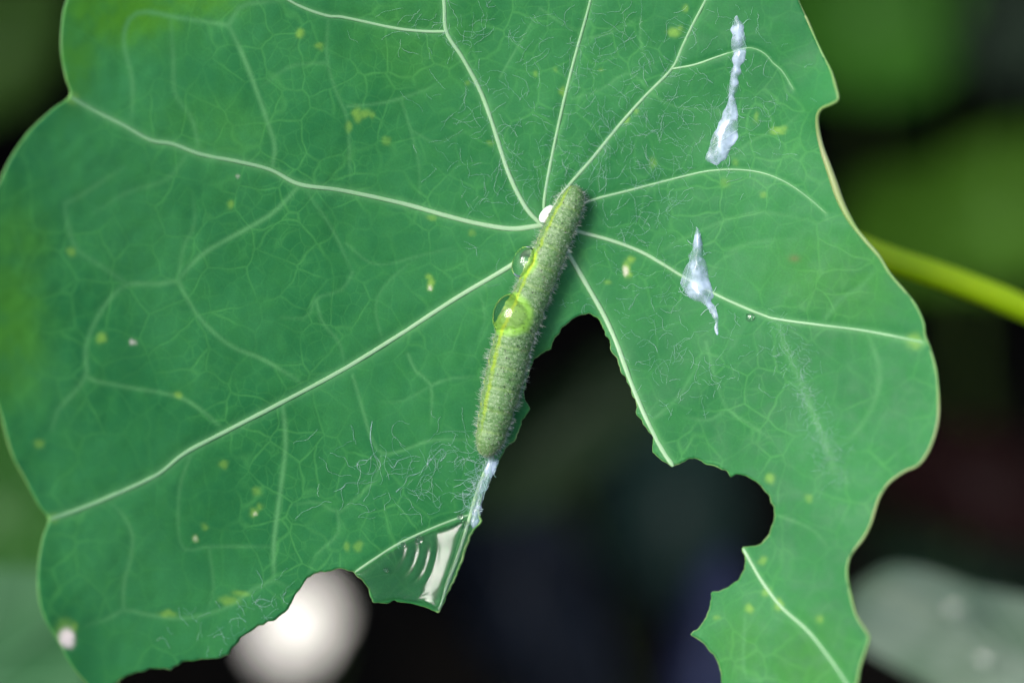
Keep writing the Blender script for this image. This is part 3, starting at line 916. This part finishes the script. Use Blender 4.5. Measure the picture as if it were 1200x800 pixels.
def silk_tent(name, label, outline, ridge, height, fringe, seed):
    poly = smoothline(outline + outline[:1], 2.0)[:-1]
    k = np.arange(len(poly))
    tn = np.roll(poly, -1, 0) - np.roll(poly, 1, 0); tn /= np.linalg.norm(tn, axis=1)[:, None] + 1e-9
    poly = poly + np.stack([-tn[:, 1], tn[:, 0]], 1) * (1.8 * vnoise(k, 0 * k, 3.5, seed))[:, None]
    vv, ff = fill_grid(poly, 1.6)
    x, y = vv[:, 0], vv[:, 1]
    d = seg_dist(x, y, np.vstack([poly, poly[:1]]))
    rd = seg_dist(x, y, smoothline(ridge, 2))
    h = height * np.clip(d / 9, 0, 1) ** 0.7 * np.exp(-(rd / 14) ** 2) + 0.007 * vnoise(x, y, 15, seed + 1) * np.clip(d / 3, 0, 1) + 0.010
    h = h * np.clip(d / 1.2, 0.15, 1)
    root = thing(name, label, 'silk', P(*ridge[0], float(H0(*ridge[0]))), 'silk tents on the leaf')
    mesh('sheet', P(x, y, H(x, y) + h), ff, M['silk_sheet'], root)
    rg = np.random.default_rng(seed)
    parts = []
    for q in range(fringe):
        p = poly[rg.integers(0, len(poly))]
        a = rg.uniform(0, 2 * math.pi); L = rg.uniform(4, 13)
        tq = np.linspace(0, 1, 6)
        lx = p[0] + np.cos(a + tq * rg.normal(0, 1.2)) * L * tq; ly = p[1] + np.sin(a + tq * rg.normal(0, 1.2)) * L * tq
        parts.append(tube(P(lx, ly, H(lx, ly) + 0.006 + 0.02 * (1 - tq)), 0.0018, 4))
    for q in range(int(fringe * 0.8)):
        p = poly[rg.integers(0, len(poly))]; q2 = poly[rg.integers(0, len(poly))]
        tq = np.linspace(0, 1, 10)
        lx = p[0] + (q2[0] - p[0]) * tq; ly = p[1] + (q2[1] - p[1]) * tq
        if np.linalg.norm(p - q2) > 60 or not inside(lx[2:-2], ly[2:-2], poly).all():
            continue
        hh = H(lx, ly) + 0.02 + height * np.exp(-(seg_dist(lx, ly, smoothline(ridge, 2)) / 14) ** 2)
        parts.append(tube(P(lx, ly, hh), 0.0015, 4))
    v, f = merge(parts)
    tag(mesh('strands', v, f, M['silk'], root), kind='stuff')

silk_tent('silk_sheet', 'long narrow bluish white silk sheet streaked up the leaf near its upper edge',
          [(864, 18), (869, 26), (872, 40), (875, 55), (872, 68), (868, 82), (865, 98), (862, 115), (863, 132), (866, 150), (862, 166), (855, 178), (847, 190), (838, 194), (826, 188), (831, 174), (836, 160), (843, 146), (850, 128), (854, 108), (857, 88), (859, 68), (857, 48), (858, 32)],
          [(864, 30), (864, 70), (859, 105), (855, 135), (849, 160), (842, 182)], 0.022, 12, 81)
silk_tent('silk_sheet', 'short pointed bluish white silk tent astride a vein, below the long silk streak',
          [(816, 267), (820, 275), (823, 290), (827, 308), (832, 326), (836, 344), (833, 352), (840, 362), (843, 374), (841, 392), (837, 378), (833, 366), (824, 358), (812, 350), (800, 340), (797, 328), (803, 314), (808, 300), (812, 284)],
          [(816, 274), (817, 300), (816, 325), (820, 345)], 0.05, 10, 91)

silk_tent('silk_sheet', 'wet whitish silk strip along the torn edge right below the caterpillar',
          [(572, 534), (580, 535), (584, 541), (578, 556), (571, 572), (566, 588), (563, 602), (561, 612), (553, 620), (550, 612), (553, 598), (558, 582), (563, 566), (568, 550)],
          [(577, 540), (565, 575), (556, 612)], 0.010, 10, 97)

# ------------------------------------------------------------------ behind the leaf: soil, plants
def mat_soil():
    t = NT('soil')
    n1 = t.noise(0.35, 6, 0.65).outputs[0]
    c = t.mix(t.ramp(n1, 0.35, 0.7), (0.0035, 0.0040, 0.0045), (0.010, 0.009, 0.008))
    t.set(Base_Color=c, Roughness=0.95, Specular_IOR_Level=0.0)
    t.bump(t.noise(2.2, 6, 0.7).outputs[0], 1.0, 0.6)
    return t.m
gx, gy = np.meshgrid(np.linspace(-60, 60, 121), np.linspace(-30, 90, 121), indexing='ij')
gz = 0.9 * vnoise(gx, gy, 7, 101) + 0.4 * vnoise(gx, gy, 2.4, 102)
edge = np.clip(np.minimum(np.minimum(gx + 60, 60 - gx), np.minimum(gy + 30, 90 - gy)) / 8, 0, 1)
gv = np.stack([gx, gy, gz * edge], -1).reshape(-1, 3)
k = np.arange(120)[:, None] * 121 + np.arange(120)[None, :]
gf = np.stack([k, k + 121, k + 122, k + 1], -1).reshape(-1, 4)
far = np.array([(-60, -30, 0), (60, -30, 0), (60, 90, 0), (-60, 90, 0), (-9000, -9000, 0), (9000, -9000, 0), (9000, 9000, 0), (-9000, 9000, 0)], float)
b0 = len(gv)
ff = np.array([(b0, b0 + 4, b0 + 5, b0 + 1), (b0 + 1, b0 + 5, b0 + 6, b0 + 2), (b0 + 2, b0 + 6, b0 + 7, b0 + 3), (b0 + 3, b0 + 7, b0 + 4, b0)])
soil = mesh('ground', np.vstack([gv, far]), np.vstack([gf, ff]), mat_soil(), frame=False, origin=np.zeros(3))
tag(soil, 'dark damp soil deep below the leaf', kind='structure')

def round_leaf(R, seed, rings=10, spokes=60, dish=0.25, wavy=0.05):
    """a shield-shaped leaf blade about (0,0,0), facing +z"""
    rg = np.random.default_rng(seed)
    p1, p2, p3 = rg.uniform(0, 6.28, 3)
    th = np.linspace(0, 2 * math.pi, spokes, endpoint=False)
    out = R * (1 + 0.05 * np.sin(2 * th + p1) + 0.05 * np.sin(5 * th + p2) + 0.02 * np.sin(9 * th + p3))
    vs = [np.zeros((1, 3))]
    for k in range(1, rings + 1):
        q = k / rings
        rr = out * q
        z = dish * R * q ** 2 + wavy * R * q ** 2 * np.sin(5 * th + p2) + 0.02 * R * np.cos(9 * th) * q
        vs.append(np.stack([rr * np.cos(th), rr * np.sin(th), z], -1))
    v = np.vstack(vs)
    f = [(0, 1 + j, 1 + (j + 1) % spokes) for j in range(spokes)]
    for k in range(rings - 1):
        a = 1 + k * spokes
        f += [(a + j, a + spokes + j, a + spokes + (j + 1) % spokes, a + (j + 1) % spokes) for j in range(spokes)]
    return v, f, out, (p1, p2, p3)

def basis(nv, spin=0.0):
    z = np.asarray(nv, float); z = z / np.linalg.norm(z)
    x = np.cross(np.array([0.0, 1.0, 0.02]), z); x /= np.linalg.norm(x)
    y = np.cross(z, x)
    c, s = math.cos(spin), math.sin(spin)
    return np.stack([c * x + s * y, -s * x + c * y, z], 1)

def back_leaf(label, px, py, w, R, nv, c0, c1, seed, spin=0.0, rough=0.6, spec=0.02, trans=0.2, stretch=(1, 1), dish=0.2, vk=1.5, group='blurred leaves behind the chewed leaf'):
    c = P(px, py, w)
    root = thing('background_leaf', label, 'leaf', c, group)
    B = basis(nv, spin)
    v, f, out, ph = round_leaf(R, seed, dish=dish)
    sc = np.array([stretch[0], stretch[1], 1.0])
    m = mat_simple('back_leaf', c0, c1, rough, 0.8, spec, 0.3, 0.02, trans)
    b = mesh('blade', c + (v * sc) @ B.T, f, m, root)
    mv = mat_simple('back_vein', tuple(min(1, x * vk) for x in c1), tuple(min(1, x * vk * 1.1) for x in c1), 0.5, 2)
    for k in range(9):
        q = np.linspace(0, 0.96, 14)
        j = int(k * 60 / 9) % 60
        th = 2 * math.pi * j / 60
        z = dish * R * q ** 2 + 0.05 * R * q ** 2 * math.sin(5 * th + ph[1]) + 0.02 * R * math.cos(9 * th) * q
        ln = np.stack([out[j] * q * math.cos(th), out[j] * q * math.sin(th), z + 0.005], -1) * sc
        tv, tf = tube(c + ln @ B.T, np.linspace(0.035, 0.012, 14) * R / 2, 6)
        mesh('vein', tv, tf, mv, root)
    # stalk from the underside down to the soil
    cw = world_of(c)
    foot = np.array([cw[0] + 0.12 * (1 if cw[0] > 0 else -1) * cw[2], cw[1] + 0.20 * cw[2], -0.2])
    back = world_of(c + B @ np.array([0, 0, -0.9])) - cw
    st = smoothline(np.vstack([cw - [0, 0, 0.01], cw + back * 1.2 - [0, 0, 0.4], cw * 0.6 + foot * 0.4 + back, foot * 0.8 + cw * 0.2, foot]), 0.8)
    tv, tf = tube(st, 0.09 * R / 2 + 0.02, 8, up=(0.3, 1, 0.1))
    mesh('petiole', tv, tf, M['petiole_dark'], root, frame=False)
    return root

M['petiole_dark'] = mat_simple('petiole_dark', (0.05, 0.10, 0.02), (0.07, 0.13, 0.025), 0.5, 2)

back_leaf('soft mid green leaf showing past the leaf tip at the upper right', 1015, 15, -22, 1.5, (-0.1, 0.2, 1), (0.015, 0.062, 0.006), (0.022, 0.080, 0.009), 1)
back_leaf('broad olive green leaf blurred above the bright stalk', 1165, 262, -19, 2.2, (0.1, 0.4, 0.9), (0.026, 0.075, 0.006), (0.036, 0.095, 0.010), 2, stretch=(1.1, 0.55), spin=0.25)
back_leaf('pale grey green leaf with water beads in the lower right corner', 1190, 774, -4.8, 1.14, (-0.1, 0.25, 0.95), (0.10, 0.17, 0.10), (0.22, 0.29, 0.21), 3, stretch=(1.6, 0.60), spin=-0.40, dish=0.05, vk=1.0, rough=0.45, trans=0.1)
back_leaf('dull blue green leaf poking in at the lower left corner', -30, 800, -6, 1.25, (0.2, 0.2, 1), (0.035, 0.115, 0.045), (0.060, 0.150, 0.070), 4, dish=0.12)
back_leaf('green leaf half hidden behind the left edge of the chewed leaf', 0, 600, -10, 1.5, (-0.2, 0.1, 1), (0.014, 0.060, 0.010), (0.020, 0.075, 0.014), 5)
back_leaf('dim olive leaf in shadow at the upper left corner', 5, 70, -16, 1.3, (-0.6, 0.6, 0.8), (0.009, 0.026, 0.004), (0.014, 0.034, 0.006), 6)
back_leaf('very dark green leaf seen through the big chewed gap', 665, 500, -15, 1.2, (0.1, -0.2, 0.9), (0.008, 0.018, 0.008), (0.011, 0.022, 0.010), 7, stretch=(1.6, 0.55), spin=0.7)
back_leaf('dark bluish leaf upright below the round bite', 825, 770, -12, 0.8, (0.2, 0.1, 0.95), (0.012, 0.016, 0.040), (0.018, 0.024, 0.055), 8, rough=0.4, stretch=(0.6, 1.7), spin=-0.2)  # blue of the reflected sky is put into the base colour
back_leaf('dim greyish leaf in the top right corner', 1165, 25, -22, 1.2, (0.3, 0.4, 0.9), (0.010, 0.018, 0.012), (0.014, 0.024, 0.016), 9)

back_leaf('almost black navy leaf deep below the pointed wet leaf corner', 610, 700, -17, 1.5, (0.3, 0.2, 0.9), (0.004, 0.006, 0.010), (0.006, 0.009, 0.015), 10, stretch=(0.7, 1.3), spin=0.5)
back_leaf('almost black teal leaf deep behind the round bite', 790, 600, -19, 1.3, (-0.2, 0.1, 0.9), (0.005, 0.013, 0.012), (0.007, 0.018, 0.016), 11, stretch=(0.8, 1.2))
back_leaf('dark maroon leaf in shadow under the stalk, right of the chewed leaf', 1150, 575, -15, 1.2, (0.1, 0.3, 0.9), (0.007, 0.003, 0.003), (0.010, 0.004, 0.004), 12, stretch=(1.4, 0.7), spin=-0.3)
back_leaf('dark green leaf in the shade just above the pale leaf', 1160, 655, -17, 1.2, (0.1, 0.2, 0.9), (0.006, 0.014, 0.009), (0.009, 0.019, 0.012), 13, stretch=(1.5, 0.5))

# two beads on the pale leaf
drop('water_drop', 'upper blurred water bead on the pale lower right leaf', 1115, 713, -4.55, 0.15, 0.15, 0.05, group='beads on the pale leaf', tilt=(-0.33, 0.21, 0.92))
drop('water_drop', 'lower blurred water bead on the pale lower right leaf', 1151, 771, -4.6, 0.12, 0.12, 0.04, group='beads on the pale leaf', tilt=(-0.33, 0.21, 0.92))

# white flower below
fc = P(352, 732, -25)
flower = thing('white_flower', 'white five petalled flower blurred below the lower bitten edge', 'flower', fc)
M['petal'] = mat_simple('petal', (0.84, 0.84, 0.80), (0.88, 0.88, 0.84), 0.6, 3, spec=0.2, trans=0.0)
B = basis(tuple(SUN_F + np.array([0, 0, 0.25])))
for k in range(5):
    a0 = 2 * math.pi * k / 5 + 0.3
    vs = []
    for i in range(11):
        q = i / 10
        wd = 0.38 * math.sin(math.pi * min(1, 0.08 + q * 0.80)) ** 0.8 if i else 0.05
        for j in range(9):
            s = (j - 4) / 4
            r = 0.04 + q * 0.66 * (1 - 0.10 * s * s)
            z = 0.16 * q ** 2 + 0.06 * s * s + 0.012 * math.sin(9 * s + 7 * q) + 0.01 * k
            vs.append((r * math.cos(a0) - s * wd * math.sin(a0), r * math.sin(a0) + s * wd * math.cos(a0), z))
    fs = [(i * 9 + j, (i + 1) * 9 + j, (i + 1) * 9 + j + 1, i * 9 + j + 1) for i in range(10) for j in range(8)]
    mesh('petal', fc + np.array(vs) @ B.T, fs, M['petal'], flower)
vs, fs2 = tube(fc + np.array([(0, 0, -0.9), (0, 0, -0.4), (0, 0, 0.02), (0, 0, 0.12)]) @ B.T, [0.03, 0.07, 0.12, 0.04], 12, up=(1, 0, 0))
mesh('throat', vs, fs2, mat_simple('throat', (0.7, 0.68, 0.45), (0.8, 0.78, 0.55), 0.5, 5), flower)
cw = world_of(fc + B @ np.array([0, 0, -0.9]))
st = smoothline(np.vstack([cw, cw + [-0.4, 0.5, -2], cw * [1, 1, 0.5] + [-1, 2, 0], cw * [1, 1, 0] + [-1.5, 3, -0.2]]), 0.6)
tv, tf = tube(st, 0.05, 8, up=(0.3, 1, 0.1))
mesh('stalk', tv, tf, M['petiole_dark'], flower, frame=False)

# added undergrowth all round: unseen leaves that keep sky light off the background
def mat_canopy():
    t = NT('shade_canopy')
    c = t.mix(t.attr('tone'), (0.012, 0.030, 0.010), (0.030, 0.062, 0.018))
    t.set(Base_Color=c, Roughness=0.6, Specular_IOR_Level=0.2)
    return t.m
rg = np.random.default_rng(77)
OPEN = [P(*p) for p in [(352, 732, -25), (1130, 245, -19), (1015, 20, -22), (-30, 780, -6), (1150, 740, -3.6), (1200, 366, -2.3)]]
vsl, fsl, tone, k = [], [], [], 0
cnt = tries = 0
while cnt < 760 and tries < 40000:
    tries += 1
    x, y = rg.uniform(-48, 48), rg.uniform(-34, 62)
    z = rg.uniform(24, 33) if rg.random() < 0.8 else rg.uniform(4, 24)
    R = rg.uniform(2.2, 4.4)
    p = frame_of(np.array([x, y, z]))
    sc_ = S * DIST / max(DIST - p[2], 1.0)
    fpx = 600 + p[0] * sc_; fpy = 400 - p[1] * sc_
    mg = R * sc_ + 40
    if -mg < fpx < 1200 + mg and -mg < fpy < 800 + mg:      # keep the view free
        continue
    if p[2] > 0:                                            # keep the light on the leaf free
        hit = p - SUN_F * (p[2] / SUN_F[2])
        if abs(hit[0]) < 6 + R and abs(hit[1]) < 5 + R:
            continue
    if abs(p[2]) < 2.5 and abs(p[0] + 0.3) < 5 + R and abs(p[1] - 0.5) < 5 + R:
        continue
    skip = False
    for io, oq in enumerate(OPEN):                                         # gaps through which the light falls
        d_ = p - oq
        t_ = d_ @ SUN_F
        if t_ > 0 and np.linalg.norm(d_ - t_ * SUN_F) < R + 1.2 + (0.3 * t_ if io == 0 else 0):
            skip = True
    if skip:
        continue
    v, f, _, _ = round_leaf(R, 1000 + cnt, rings=4, spokes=18, dish=rg.uniform(-0.1, 0.25))
    nv = np.array([rg.normal(0, 0.3), rg.normal(-0.15, 0.3), 1.0])
    Bw = basis(nv, rg.uniform(0, 6))
    vsl.append(np.array([x, y, z]) + v @ Bw.T)
    fsl += [tuple(a + k for a in t) for t in f]
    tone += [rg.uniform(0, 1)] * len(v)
    k += len(v); cnt += 1
print('undergrowth leaves', cnt, tries)
under = mesh('shade_canopy', np.vstack(vsl), fsl, mat_canopy(), frame=False, origin=np.array([0, 20.0, 0]), attrs=dict(tone=tone))
tag(under, 'unseen mass of leaves around the chewed leaf, added to darken the background', 'shade_canopy', kind='stuff')

for o in bpy.data.objects:
    if '_o' in o:
        del o['_o']
